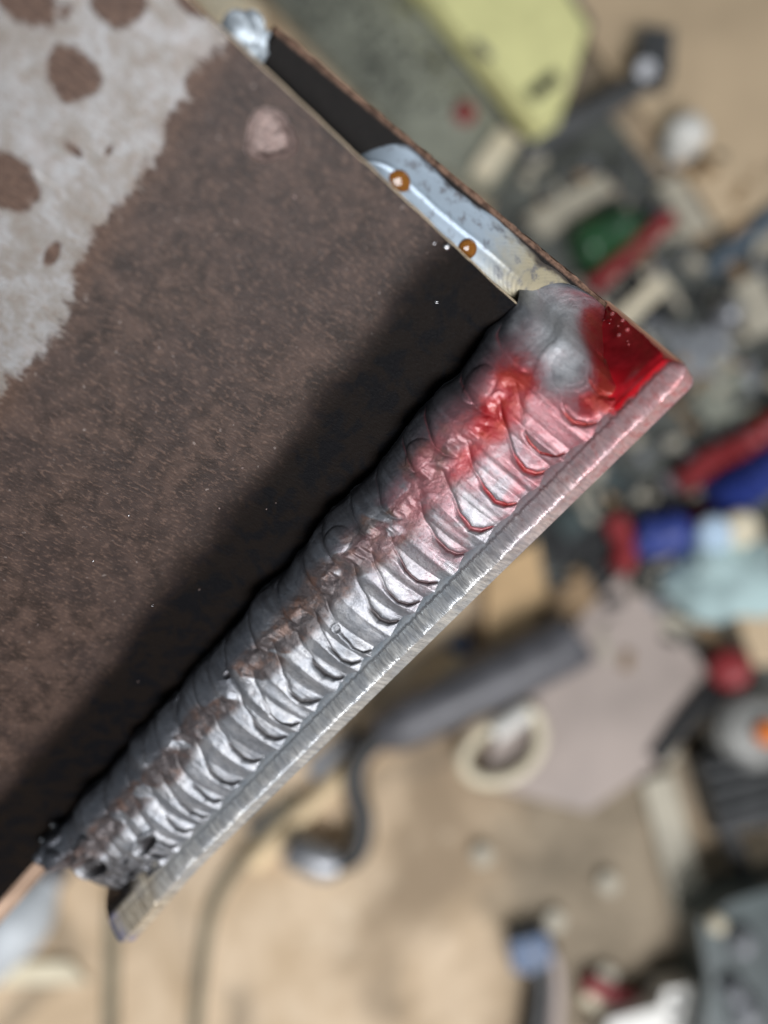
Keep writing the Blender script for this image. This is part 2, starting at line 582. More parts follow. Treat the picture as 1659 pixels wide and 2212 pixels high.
# ---- base plate with ground edge
def build_base():
    x0, x1, y0, y1 = -10.6, 158.6, -14, 19.2
    lev = [(6.0, 0), (4.6, 0), (3.4, -.28), (2.35, -.78), (1.45, -1.42), (.70, -2.15), (.18, -2.85), (0, -3.3), (.2, -3.7), (1.0, -6.2), (6, -6.2)]
    # outline, counter clockwise from the near right corner
    def outline(d):
        pts = []
        a0, a1, b0, b1 = x0 + d * .55, x1 - d * .5, y0 + d, y1 - d
        r = max(.25, 2.9 - d * .9)
        for x in np.linspace(a1 - r, a0 + r, 260): pts.append((x, b1))
        for a in np.linspace(0, math.pi / 2, 9)[1:]: pts.append((a0 + r - r * math.sin(a), b1 - r + r * math.cos(a)))
        for y in np.linspace(b1 - r, b0 + r, 40)[1:]: pts.append((a0, y))
        for x in np.linspace(a0, a1, 20)[1:]: pts.append((x, b0))
        for y in np.linspace(b0, b1 - r, 20)[1:]: pts.append((a1, y))
        for a in np.linspace(0, math.pi / 2, 7)[1:-1]: pts.append((a1 - r + r * math.cos(a), b1 - r + r * math.sin(a)))
        return np.array(pts)
    V, Fq = [], []
    for li, (d, z) in enumerate(lev):
        o = outline(d)
        jz = (fbm(o[:, 0] / 1.3, o[:, 1] / 1.3, 40 + li) - .5)
        zz = z + jz * (.10 if 2 < li < 9 else 0)
        # the far tip is ground away into a wide slope
        g = ss(122, 158, o[:, 0]) * ss(8, 14, o[:, 1])
        up = 1 - min(1, max(0, (li - 1) / 6))
        dn = min(1, max(0, (li - 1) / 6)) if li < 10 else 0
        o[:, 1] -= g * 4.2 * up * (li > 0)
        zz = zz - g * 1.9 * dn
        V.append(np.stack([o[:, 0], o[:, 1] + (jz * .3 if 4 < li < 9 else 0), zz], 1))
    k = len(V[0])
    for li in range(len(lev) - 1):
        i = np.arange(k)
        j = (i + 1) % k
        Fq.append(np.stack([li * k + i, li * k + j, (li + 1) * k + j, (li + 1) * k + i], 1)[:, ::1])
    me = bpy.data.meshes.new('base_plate')
    V = np.vstack(V)
    faces = [tuple(int(q) for q in f) for f in np.vstack(Fq)]
    faces.append(tuple(range(k))[::-1])
    faces.append(tuple(range((len(lev) - 1) * k, len(lev) * k)))
    me.from_pydata(V.tolist(), [], faces)
    bm = bmesh.new()
    bm.from_mesh(me)
    bmesh.ops.recalc_face_normals(bm, faces=bm.faces)
    bm.to_mesh(me)
    bm.free()
    return me


base_o = link('base_plate', build_base(), M['base'], piece)
base_o.data.set_sharp_from_angle(angle=math.radians(50))
tag(base_o, 'base plate with bright cross ground edge and dyed corner')


# ---- the fillet bead
def build_weld():
    N, Mv = 1150, 250
    s = np.linspace(0, 1, N)
    s = np.where(s < .12, s, s)
    v = np.linspace(0, 1, Mv)
    Sg, Vg = np.meshgrid(s, v, indexing='ij')
    xend = np.interp(Vg, [0, .16, .28, .36, .5, .62, .8, 1], [157.5, 157, 155, 150.5, 149.8, 151, 151.5, 150.5])
    xend = xend + (fbm(Vg * 9, Vg * 0, 31) - .5) * 1.6
    X = -9.2 + Sg * (xend + 9.2)
    e = np.clip(-X / 9.3, 0, 1)
    sig = -X + 1.3 * (fbm(X / 8, Vg * 2.5, 50, 3) - .5) * 2

    def rows(per, jit, seed, c):
        rg = np.random.default_rng(seed)
        b = [-175.0]
        while b[-1] < 30: b.append(b[-1] + per * (1 + jit * (rg.random() * 2 - 1)))
        b = np.array(b)
        q = sig - c
        k = np.clip(np.searchsorted(b, q) - 1, 0, len(b) - 2)
        f = (q - b[k]) / (b[k + 1] - b[k])
        a = .45 + 1.1 * rg.random(len(b))
        return q, k, np.clip(f, 0, 1), a[k]
    cR = np.interp(Vg, [.25, .42, .6, .75, .86, .93, 1.0], [.8, 0, -2.6, -4.2, -4.6, -3.9, -2.0])
    cL = np.interp(Vg, [0, .1, .2, .33, .42, .55], [2.4, .3, -.6, -1.5, -1.2, .6])
    qR, kR, fR, aR = rows(5.9, .42, 3, cR)
    qL, kL, fL, aL = rows(7.0, .30, 9, cL)

    def prof(f, lip, fall):
        return (1 - np.exp(-f / lip)) * (1 - fall * f)
    winR = ss(.36, .56, Vg) * ss(1.03, .90, Vg)
    hR = .40 * aR * prof(fR, .09, .62)
    # undercut seam in front of each lip, deepest towards the lower toe
    segn = vn(kR * 1.7, kR * 0 + 3)
    gw = ss(.66, .78, Vg + (segn - .5) * .10) * ss(1.0, .965, Vg)
    seam = np.exp(-((1 - fR - .06) / (.045 + .03 * vn(kR * 3.1, kR * 0 + 5))) ** 2) * gw * ss(.05, .3, vn(kR * 2.3, kR * 0 + 9) + .25)
    seam2 = np.exp(-((1 - fR - .02) / .03) ** 2) * ss(.40, .52, Vg) * ss(.97, .9, Vg) * .8 * ss(.15, .6, vn(X / 2, Vg * 9, 7))
    hR = hR - .75 * seam - .22 * seam2
    hL = 1.7 * aL * prof(fL, .12, .85)
    seamL = np.exp(-((1 - fL) / .05) ** 2) * ss(.02, .10, Vg) * ss(.5, .4, Vg)
    hL = hL - .22 * seamL
    wR = ss(.37, .47, Vg + (fbm(X / 3, Vg * 2, 60) - .5) * .22)
    rip = hL * (1 - wR) * ss(0, .06, Vg) + hR * wR * (.35 + .65 * winR)
    # quiet crater at the stop of the bead
    crater = ss(8, 1, X + (fbm(X / 3, Vg * 4, 71) - .5) * 5) * ss(.95, .70, Vg)
    rip = rip * (1 - .85 * crater)
    rr = np.hypot((X - .8) / 1.0, (Vg - .60) * 24)
    rip += crater * (.016 * np.sin(rr * 5.6 + .6 * fbm(X / 5, Vg * 4, 72)) * ss(1, 2.5, rr) * ss(10, 6, rr) + .55 * np.exp(-((rr - 4.4) / 1.2) ** 2) * ss(.8, .4, Vg)
                     - .35 * np.exp(-(rr / 3.0) ** 2))
    # slag in the middle
    vc = .44 + .10 * (fbm(X / 14, X * 0, 80) - .5) * 2
    wid = np.interp(X, [-10, 10, 30, 55, 90, 150], [.05, .16, .20, .17, .13, .12])
    sm = np.exp(-((Vg - vc) / wid) ** 2) * ss(.30, .54, fbm(X / 4.2 + Vg * 3, Vg * 5, 81, 3))
    wr = np.abs(fbm(X / 1.8 + Vg * 4, Vg * 13, 82, 4) - .5) * 2
    rip += sm * (-.12 + .08 * (1 - wr) ** 4)
    # pits and blobs at the cold start of the bead
    start = ss(126, 140, X)
    pit = np.zeros_like(X)
    for (cx, cv, rx, rv, dp) in [(146.0, .58, 3.8, .13, 3.2), (129.5, .77, 3.6, .065, 2.2), (134.0, .93, 2.6, .065, 1.8),
                                 (138.5, .73, 2.2, .045, 1.0), (142, .86, 3.5, .05, .9), (84, .30, .9, .03, .4), (61, .68, .7, .03, .35)]:
        r = np.hypot((X - cx) / rx, (Vg - cv) / rv)
        pit = np.maximum(pit, ss(1.05, .6, r) * dp / 2.6)
        rip += -dp * ss(1.05, .35, r) + .25 * dp * np.exp(-((r - 1.2) / .22) ** 2)
    for (cx, cv, rx, rv, hp) in [(141.5, .40, 3.4, .10, 1.5), (151.5, .26, 2.8, .12, 1.3), (149, .08, 2, .06, 1.2), (156, .09, 1.4, .07, 1.1),
                                 (27, .27, 3, .10, .5), (12, .24, 3.4, .11, .6), (48, .26, 3, .1, .5)]:
        r = np.hypot((X - cx) / rx, (Vg - cv) / rv)
        rip += hp * np.sqrt(np.clip(1 - r * r, 0, 1))
    fine = (fbm(X / .5, Vg * 52, 90, 2) - .5) * .035 + (fbm(X / 3.0, Vg * 8, 91, 2) - .5) * .22
    rip = rip + fine
    # toes
    toeN = (fbm(X / 4.0, X * 0, 95, 4) - .5)
    zt = 16.2 + 1.7 * toeN + .5 * np.sin(X / 3.6 + 3 * vn(X / 9, X * 0, 2))
    yt = -6.0 * ss(.03, .40, e) + .15
    zt = np.where(X < 0, .6 + (zt - .6) * np.sqrt(np.clip(1 - e ** 2.2, 0, 1)), zt)
    toeS = 1 - np.abs(fR[:, -1:] * 2 - 1)
    yb = 15.9 + .9 * (toeS - .5) + 1.1 * (fbm(X / 3, X * 0, 97, 3) - .5)
    yb = np.where(X > 128, yb - ss(132, 152, X) * 3.5, yb)
    yb = np.where(X < 1, np.interp(X, [-9.3, -8, -6.5, -5, -3.6, -2.6, -1.6, 0, 1], [-5.6, -3.6, -.6, 3.2, 8.0, 12.2, 14.6, 15.9, 16.0]) + .6 * (fbm(X / 2, X * 0, 98, 2) - .5), yb)
    zb = np.full_like(X, -.50) * ss(-3, 2, X) - .12
    dy, dz = yb - yt, zb - zt
    L = np.hypot(dy, dz) + 1e-6
    ny, nz = -dz / L, dy / L
    tap = ss(0, .05, Vg) * ss(1, .965, Vg)
    size = np.clip(L / 22.6, 0, 1)
    bul = 5.3 * np.sin(math.pi * np.clip(Vg, 0, 1) ** .62) ** .95 * size
    bul = bul * (1 - .95 * ss(10, -3, X))
    bul = bul - 1.3 * start * ss(.45, .85, Vg) * tap
    D = bul + rip * tap * np.clip(size * 1.3, 0, 1)
    Y = yt + dy * Vg + ny * D
    Z = zt + dz * Vg + nz * D
    Z = np.maximum(Z, -.8)
    V3 = np.stack([X, Y, Z], -1)
    # close the cold end towards the root
    last = V3[-1]
    extra = []
    for f_ in (.25, .6, 1.0):
        r = last.copy()
        r[:, 1] += (1.0 - r[:, 1]) * f_
        r[:, 2] += (4.0 - r[:, 2]) * f_
        r[:, 0] -= .8 * f_
        extra.append(r)
    V3 = np.concatenate([V3, np.array(extra)], 0)
    # colour masks: what lies on the metal, and painted light and shade
    slag = np.clip(sm * 1.25, 0, 1)
    slag = np.maximum(slag, start * .55 * fbm(X / 3, Vg * 8, 99) * ss(.1, .3, Vg))
    groove = np.clip(seam * 1.1 + seam2 * .7 + seamL * .6, 0, 1)
    groove = np.maximum(groove, pit * .9)
    groove = np.maximum(groove, ss(129, 139, X + 10 * (fbm(X / 3, Vg * 7, 77) - .5)) * ss(.50, .66, Vg) * .62)

    def bl(cx, cv, rx, rv, o):
        d = np.hypot((X - cx) / rx, (Vg - cv) / rv) + (fbm(X / 3.4, Vg * 6, 110 + o, 4) - .5) * .8
        return ss(1.8, .15, d)
    dye = .50 * ss(66, 16, X) * ss(.16, .34, Vg) * ss(.34, .62, fbm(X / 5, Vg * 6, 100) + .10)
    dye = np.maximum(dye, .60 * ss(46, -4, X) * ss(.04, .3, Vg))
    for i, (a, k_) in enumerate([((7, .44, 6.0, .18), 1.0), ((13.5, .47, 6.0, .17), 1.0), ((-1.5, .88, 5.0, .20), 1.0), ((2.5, .86, 3.5, .12), .9),
                                 ((21, .55, 7, .12), .75), ((18, .38, 5, .12), .5), ((31, .50, 8, .12), .45), ((-6, .8, 4, .4), .9)]):
        dye = np.maximum(dye, k_ * bl(*a, i))
    dye = np.maximum(dye, .85 * groove * ss(44, 22, X))
    dye = dye * (1 - .95 * bl(-1.5, .40, 5.4, .25, 30)) * (1 - .75 * bl(2.0, .60, 3.2, .10, 31))
    dye = dye * (1 - .35 * ss(.55, .62, Vg) * ss(.92, .85, Vg) * ss(10, 18, X) * ss(.75, .3, fR))
    frost_lit = ss(1.5, .3, np.hypot((X + 1.5) / 6.5, (Vg - .40) / .34) + (fbm(X / 2, Vg * 7, 120) - .5) * .8)
    frost_lit = np.maximum(frost_lit, .7 * ss(.03, .012, Vg) * ss(.35, .6, vn(X / 3, Vg, 44)))
    stem_shade = ss(.50, .26, Vg + (fbm(X / 4, Vg * 5, 130) - .5) * .35)
    A = {'stem_shade': stem_shade, 'frost_lit': frost_lit, 'dye': dye, 'slag': slag * (1 - .7 * ss(14, 4, X)), 'groove': groove * (1 - .6 * ss(24, 10, X))}
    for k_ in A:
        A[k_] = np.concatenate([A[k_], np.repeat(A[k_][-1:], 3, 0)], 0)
    A['slag'][-3:] = 1
    n, m = V3.shape[:2]
    return np_mesh('fillet_weld', V3.reshape(-1, 3), grid_faces(n, m, False), A)


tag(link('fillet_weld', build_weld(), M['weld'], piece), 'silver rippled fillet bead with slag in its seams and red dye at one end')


# ---- the smooth bead around the end of the stem
def build_end_weld():
    N, Mv = 220, 90
    u, v = np.meshgrid(np.linspace(0, 1, N), np.linspace(0, 1, Mv), indexing='ij')
    z = 4 + 45.3 * u
    cl = np.sqrt(np.clip(1 - ss(.80, 1.0, u) ** 2, 0, 1)) * (1 - .12 * np.sin(u * 9) * 0)
    w1 = (9.0 + .6 * (fbm(u * 9, u * 0, 3, 2) - .5) * 2 - 1.1 * ss(.2, .9, u)) * cl
    w0 = .25
    x = w0 - (w0 + w1) * v
    h = 3.0 * cl * (1 - v) ** 1.1 * (1 + .25 * np.sin(math.pi * v))
    ridge = .28 * np.exp(-((v - .45) / .045) ** 2) * cl * ss(.25, .5, u)
    rp = .012 * np.sin((z + 3 * (v - .4) ** 2 * 8) * 6) * ss(.5, .3, u) + (fbm(x / 5, z / 11, 7, 1) - .5) * .25
    y = -6.1 + h + (ridge + rp) * np.minimum(1, 6 * v * (1 - v)) - .35 * np.exp(-((v - .97) / .05) ** 2)
    wob = .5 * (fbm(z / 5, v * 0, 12) - .5)
    V = np.stack([x + wob * v, y, z + .6 * (1 - v) * ss(.8, 1, u)], -1).reshape(-1, 3)
    toe = ss(.80, .96, v + (fbm(x, z / 2, 9) - .5) * .30)
    toe = np.maximum(toe, .75 * ss(.12, .02, v + (fbm(x * 2, z / 2, 15) - .5) * .25))
    toe = np.maximum(toe, ss(.94, 1, u) * .5)
    return np_mesh('end_weld', V, grid_faces(N, Mv, True), {'toe': toe})


tag(link('end_weld', build_end_weld(), M['endweld'], piece), 'smooth bluish bead turning straw gold round the stem end')


def blob(name, c, r, mat, parent, seed=0, n=3, amp=.25, world=None):
    bm = bmesh.new()
    bmesh.ops.create_icosphere(bm, subdivisions=n, radius=1)
    for q in bm.verts:
        k = 1 + amp * (float(fbm(q.co.x * 1.6 + seed, q.co.y * 1.6 + q.co.z * 1.1, seed)) - .5) * 2
        q.co = Vector((q.co.x * r[0] * k + c[0], q.co.y * r[1] * k + c[1], q.co.z * r[2] * k + c[2]))
    return bm_obj(name, bm, mat, parent)


tack_m = plain('tack_metal', (.36, .41, .45), .45, .6, .5, .5, .0003)
blob('tack_weld', (-2.2, -6.2, 70.0), (4.2, 1.8, 3.6), tack_m, piece, 3, 4, .7)
# flattened spatter scar on the brown face
scar_m = plain('spatter_scar_metal', (.20, .145, .13), .40, .35, .5, 1.4, .0002)


def build_scar():
    n, m = 48, 90
    r, a = np.meshgrid(np.linspace(0, 1, n), np.linspace(0, 2 * math.pi, m), indexing='ij')
    rad = 3.5 * (1 + .10 * np.sin(3 * a + 1) + .14 * (fbm(np.cos(a) * 2 + 5, np.sin(a) * 2 + 5, 3) - .5) * 2)
    x, z = r * rad * np.cos(a), r * rad * np.sin(a)
    low = np.clip(.5 - z / 4.4 + x * .05, 0, 1)
    h = .85 * np.exp(-((r - .80) / .13) ** 2) * (.25 + low) + .55 * (fbm(x / .9 + 9, z / .9 + 9, 5, 4) - .35) * ss(1, .8, r) + .06 * (1 - r)
    h = h * ss(1.0, .93, r)
    V = np.stack([3.9 + x, h + .02, 60.8 + z], -1).reshape(-1, 3)
    return np_mesh('spatter_scar', V, grid_faces(n, m, False))


tag(link('spatter_scar', build_scar(), scar_m, piece), 'pale round spatter scar near the edge of the brown plate')
ball_m = plain('spatter_metal', (.6, .6, .62), .2, 1, .15, 2)
for i, (c, r) in enumerate([((-.15, .25, 31.4), .62), ((.6, .1, 33.2), .3), ((156.0, .6, 16.6), 1.3), ((149.6, .9, 17.4), 1.1)]):
    blob('spatter_ball', c, (r, r * .9, r), ball_m, piece, i, 2, .2)

rg = random.Random(12)
for i in range(16):
    r_ = .12 + .22 * rg.random() ** 2
    blob('spatter_ball', (rg.random() * 120 + 1, .05, 24 + rg.random() ** 1.5 * 40), (r_, r_ * .6, r_), ball_m if i % 3 == 0 else scar_m, piece, i, 2, .3)

# ---- drops lying on the piece
t = NT('amber_oil')
drop_m = t.set(col=(.30, .12, .025), rough=.05, trans=.45, ior=1.42)
t = NT('clear_bubble')
bub_m = t.set(col=(.80, .25, .26), rough=.03, trans=.55, ior=1.38)


def drop(c, r, squash, mat, label, group=None):
    bm = bmesh.new()
    bmesh.ops.create_icosphere(bm, subdivisions=3, radius=r)
    for q in bm.verts: q.co.y *= squash
    o = bm_obj('oil_drop', bm, mat)
    o.matrix_world = MJ @ Matrix.Translation(c)
    return tag(o, label, 'drop', group)


drop((-2.3, -4.0, 42.0), 1.9, .34, drop_m, 'amber oil drop near the upper tip of the bluish end bead')
drop((-1.7, -3.4, 27.2), 1.6, .45, drop_m, 'amber oil drop halfway along the bluish end bead')
t = NT('red_dye_liquid')
pn = t.noise(t.pos(), .35, 3, .5)
pool_m = t.set(col=t.mix(t.mr(pn, .35, .65), (.50, .008, .016), (.72, .020, .034)), rough=.16, coat=.4, coatr=.08)
a_, y_ = np.meshgrid(np.linspace(0, 1, 40), np.linspace(-5.5, 16.2, 70), indexing='ij')
xw = np.interp(y_, [-5.6, -3.6, -.6, 3.2, 8.0, 12.2, 14.6, 17], [-9.3, -8, -6.5, -5, -3.6, -2.6, -1.6, .5]) + 2.2
xe = -9.75 + .6 * ss(14.5, 16.5, y_) + .35 * (fbm(y_ / 2, y_ * 0, 140, 2) - .5)
top = 2.3 * ss(-5.5, -2, y_) * ss(16.6, 10, y_) + .25
zz_ = -.10 - .30 * ss(14.4, 16.4, y_) + .22 * np.sin(math.pi * np.clip(a_ * 1.02, 0, 1)) ** .5 + top * (1 - a_) ** 2.6 + .12 * (fbm(a_ * 3, y_ / 4, 141, 2) - .5) * (1 - a_)
pm = np_mesh('dye_pool', np.stack([xw + (xe - xw) * a_, y_, zz_], -1).reshape(-1, 3), grid_faces(40, 70, False))
pool_o = link('dye_pool', pm, pool_m)
pool_o.matrix_world = MJ
tag(pool_o, 'wet pool of red dye in the corner beside the bead end', 'dye')
rg = random.Random(4)
for i in range(11):
    o = drop((-9.6 + rg.random() * 2.4, -3.5 + rg.random() * 13, .28 + .1 * rg.random()), (.14 + .30 * rg.random() ** 2), .8, bub_m,
             'tiny bubble in the red dye along the corner edge', 'bubbles in the red dye')
    o.name = 'dye_bubble'

# ================================================================== things on the floor behind
C = {}


def col(name, *a, **k):
    if name not in C: C[name] = plain(name, *a, **k)
    return C[name]


yellow = col('yellow_plastic', (.90, .88, .42), .45, 0, .10, 30)
dgrey = col('dark_grey_plastic', (.075, .078, .080), .5, 0, .35, 40)
black = col('black_plastic', (.026, .027, .028), .45, 0, .35, 40)
white = col('white_plastic', (.78, .77, .72), .4, 0, .08, 40)
steel = col('dull_steel', (.34, .35, .37), .42, .7, .25, 30)
bright = col('bright_steel', (.72, .73, .74), .25, 1, .15, 60)
grey = col('grey_rubber', (.105, .105, .115), .42, 0, .25, 35)
red = col('red_plastic', (.28, .030, .034), .4, 0, .2, 40)
blue = col('blue_rubber', (.028, .050, .24), .45, 0, .3, 50)
navy = col('navy_paint', (.035, .09, .20), .45, 0, .25, 50)
teal = col('teal_enamel', (.062, .082, .082), .4, 0, .25, 20)
green = col('dark_green_glass', (.025, .085, .035), .25, 0, .3, 25)
wood = col('pale_wood', (.56, .38, .20), .65, 0, .2, 25)
board = col('cardboard_tan', (.60, .46, .30), .8, 0, .10, 8)
sheet = col('pinkish_sheet_metal', (.40, .335, .30), .55, .15, .16, 9)
mat_d = col('dark_rubber_mat', (.085, .090, .080), .7, 0, .45, 14)
bench = col('grey_green_board', (.255, .265, .215), .6, 0, .35, 18)
beige = col('beige_offcut', (.47, .43, .34), .6, 0, .2, 25)
cyan = col('pale_cyan_cloth', (.40, .53, .53), .75, 0, .25, 30)
orange = col('orange_plastic', (.78, .22, .05), .35, 0, .15, 40)
iceb = col('ice_blue_plastic', (.52, .68, .85), .35, 0, .1, 40)
cream = col('cream_plastic', (.78, .70, .52), .5, 0, .1, 40)
olive = col('olive_grey_cable', (.23, .20, .135), .6, 0, .2, 40)
brown = col('brown_board', (.33, .22, .12), .7, 0, .3, 20)


def poly_thing(name, px, h0, h1, mat, label, cat, bev=.002, group=None):
    """a flat thing whose corners stand over the given places of the floor"""
    P = [at(x, y, h1) for x, y in px]
    c = sum(P, Vector()) / len(P)
    bm = bmesh.new()
    b_prism(bm, [(p - c) for p in P], h0, h1)
    o = bm_obj(name, bm, mat, bev=bev)
    o.location = (c.x, c.y, 0)
    return tag(o, label, cat, group)


def tube_thing(name, px, r, mat, label, cat, h=None, seg=14, curve=True, group=None):
    h = r if h is None else h
    P = [at(p[0], p[1], p[2] if len(p) > 2 else h) for p in px]
    c = P[0].copy()
    c.z = 0
    Q = [p - c for p in P]
    if curve and len(Q) > 2: Q = spline(Q)
    n = len(Q)
    bm = bmesh.new()
    b_tube(bm, Q, [r * (.82 if i in (0, n - 1) else 1) for i in range(n)] if n > 4 else r, seg)
    o = bm_obj(name, bm, mat, bev=0 if n > 2 else r * .2)
    o.location = c
    return tag(o, label, cat, group)


# sheets that lie on the floor, lowest first
poly_thing('rubber_mat', [(1085, 300), (1290, 215), (1500, 480), (1800, 560), (1800, 1560), (1480, 1420), (1290, 1230), (1060, 1330), (1000, 900)],
           .001, .006, mat_d, 'dark rubber mat under the clutter at the right', 'mat')
poly_thing('cardboard_sheet', [(1228, 15), (1335, 175), (1460, 330), (1552, 490), (1900, 330), (1900, -400), (1180, -400)], .010, .016, board,
           'tan cardboard sheet in the upper right corner', 'cardboard')
poly_thing('work_board', [(480, -120), (830, -120), (1120, 318), (1060, 420), (900, 330)], .008, .030, bench,
           'grey green board littered with chips left of the yellow case', 'board')
poly_thing('steel_sheet', [(1345, 1238), (1552, 1472), (1410, 1660), (1270, 1755), (1030, 1690), (1120, 1480)], .010, .014, sheet,
           'pinkish grey steel sheet lying under the torch handle', 'steel sheet')
poly_thing('wood_plank', [(1388, 1690), (1452, 1668), (1530, 1960), (1462, 1990)], .001, .012, beige, 'narrow pale plank lying left of the black vent box', 'plank', group='planks')
poly_thing('wood_plank', [(-300, 2085), (150, 2078), (190, 2125), (-300, 2140)], .001, .008, cream, 'pale plank at the lower left corner', 'plank', group='planks')

# yellow tool case
case = empty('tool_case', at(1205, 200, 0), label='yellow tool case with dark base and black latch', cat='tool case')
org = case.location


def rel(px, py, h):
    p = at(px, py, h)
    return Vector((p.x - org.x, p.y - org.y, h))


bm = bmesh.new()
P = [rel(690, -200, .0), rel(1137, 330, .0), rel(1262, 110, .0), rel(985, -250, .0)]
b_prism(bm, P, .002, .045)
bm_obj('base', bm, dgrey, case, bev=.008)
bm = bmesh.new()
P = [rel(735, -200, .05), rel(1150, 302, .05), rel(1205, 268, .05), rel(1258, 100, .05), rel(1190, -10, .05), rel(985, -270, .05)]
b_prism(bm, P, .0455, .078)
bm_obj('lid', bm, yellow, case, bev=.007)
bm = bmesh.new()
a, b_ = rel(1146, 210, .08), rel(1200, 166, .08)
b_tube(bm, [a, b_], .0075, 12)
bm_obj('latch', bm, black, case, bev=.002)
bm = bmesh.new()
c0 = rel(1040, 108, .0795)
for k in range(3):
    b_tube(bm, [c0 + Vector(((k - 1) * .006, (1 - k) * .007, -.001)), c0 + Vector(((k - 1) * .006, (1 - k) * .007, .001))], .006, 14)
bm_obj('emblem', bm, grey, case)

# bar clamp, black
cl = empty('bar_clamp', at(1280, 230, 0), label='black bar clamp lying below the yellow case', cat='clamp')
org = cl.location
bm = bmesh.new()
b_tube(bm, [rel(1120, 330, .02), rel(1400, 165, .02)], .018, 4)
bm_obj('bar', bm, dgrey, cl, bev=.002)
bm = bmesh.new()
b_prism(bm, [rel(1345, 215, 0), rel(1420, 225, 0), rel(1425, 130, 0), rel(1360, 125, 0)], .004, .05)
bm_obj('jaw', bm, dgrey, cl, bev=.005)
bm = bmesh.new()
b_tube(bm, [rel(1395, 150, .05), rel(1395, 150, .066)], .010, 14)
bm_obj('screw', bm, steel, cl, bev=.002)

# white plug
pl = empty('white_plug', at(1455, 338, 0), label='white plastic plug at the edge of the tan cardboard', cat='plug')
org = pl.location
bm = bmesh.new()
b_box(bm, (0, 0, .030), (.042, .040, .056), .5)
bm_obj('body', bm, white, pl, bev=.012, seg=3)
for s_ in (-1, 1):
    bm = bmesh.new()
    b_box(bm, (-.024, s_ * .009 - .016, .03), (.018, .003, .008), .5)
    bm_obj('prong', bm, bright, pl, bev=.0008)

tube_thing('grey_pipe', [(1530, 585), (1760, 385)], .012, col('blue_grey_paint', (.10, .135, .17), .4, 0, .2, 30), 'blue grey pipe crossing the right edge below the cardboard', 'pipe')
bt = empty('green_bottle', at(1300, 510, 0), label='dark green bottle lying beside the red rod', cat='bottle')
org = bt.location
bm = bmesh.new()
b_tube(bm, spline([rel(1245, 545, .03), rel(1270, 532, .03), rel(1330, 502, .03), rel(1360, 487, .03), rel(1385, 475, .03)], 4),
       [.02, .024, .027, .028, .029, .029, .029, .029, .029, .028, .027, .024, .019, .014, .011, .010, .010], 18)
bm_obj('body', bm, green, bt)
bm = bmesh.new()
b_tube(bm, [rel(1383, 476, .03), rel(1402, 466, .03)], .012, 14)
bm_obj('cap', bm, black, bt, bev=.002)
tube_thing('red_rod', [(1278, 622), (1445, 470)], .010, red, 'red rod lying between the green bottle and the dark mat', 'rod', h=.04)

# offcuts on the mat and the board
off = [('pinkish white steel offcut below the red bead near the board', [(1020, 360), (1080, 275), (1125, 300), (1060, 385)], .045, cream),
       ('long beige offcut behind the edge of the brown plate', [(1130, 470), (1300, 375), (1330, 415), (1180, 505)], .02, beige),
       ('beige offcut lying against the tan cardboard', [(1420, 400), (1470, 380), (1540, 490), (1490, 510)], .02, beige),
       ('slim pale offcut right of the dyed corner', [(1320, 690), (1425, 590), (1450, 615), (1345, 715)], .022, cream),
       ('broad beige offcut at the right edge above the fitting', [(1580, 620), (1640, 590), (1700, 700), (1620, 730)], .018, beige),
       ('grey square offcut right of the dyed corner', [(1440, 730), (1560, 700), (1590, 790), (1470, 830)], .012, steel),
       ('olive offcut near the blue hose', [(1490, 840), (1600, 800), (1640, 880), (1520, 920)], .015, bench),
       ('beige wooden block half hidden by the ground edge', [(1050, 1230), (1160, 1170), (1185, 1290), (1120, 1390), (1050, 1370)], .03, wood),
       ('brown block between the beige block and the steel sheet', [(1175, 1290), (1270, 1240), (1290, 1300), (1200, 1365)], .02, brown),
       ('tan offcut at the right edge beside the red knob', [(1590, 1330), (1720, 1280), (1720, 1430), (1630, 1440)], .02, board),
       ('dark green offcut on the mat under the ground edge', [(1190, 1120), (1330, 1010), (1400, 1050), (1230, 1170)], .014, teal),
       ('dark steel offcut left of the red handled tool', [(1160, 1130), (1300, 1070), (1320, 1200), (1190, 1230)], .010, black),
       ('small dark chip block above the wood dowel', [(960, 1390), (1010, 1370), (1020, 1410), (970, 1420)], .012, navy),
       ('grey brown flat bar left of the dowel under the bead', [(660, 1660), (760, 1580), (800, 1610), (690, 1700)], .008, steel),
       ('dark scrap square left of the torch neck', [(530, 1790), (600, 1740), (640, 1780), (570, 1830)], .01, dgrey)]
for lab, px, h, m_ in off:
    poly_thing('steel_offcut' if m_ not in (wood, brown) else 'wood_block', px, .007, h, m_, lab, 'offcut', .004)
for x_, y_, r_, m_, lab in [(1000, 268, .013, red, 'red bead on the grey green board'), (1560, 690, .017, steel, 'round steel fitting at the right edge of the mat')]:
    bm = bmesh.new()
    b_tube(bm, [(0, 0, .004), (0, 0, .012), (0, 0, .022), (0, 0, .03), (0, 0, .034)], [r_, r_ * 1.1, r_, r_ * .7, r_ * .3], 18)
    o = bm_obj('round_knob', bm, m_)
    o.location = at(x_, y_, .012)
    tag(o, lab, 'knob')

# hoses


def ribbed(px, r, mat, label):
    P = spline([at(x, y, .03) for x, y in px], 14)
    c = P[0].copy()
    c.z = 0
    bm = bmesh.new()
    b_tube(bm, [p - c for p in P], [r * (1 + .22 * math.sin(i * 1.57)) for i in range(len(P))], 14)
    o = bm_obj('ribbed_hose', bm, mat)
    o.location = c
    return tag(o, label, 'hose')


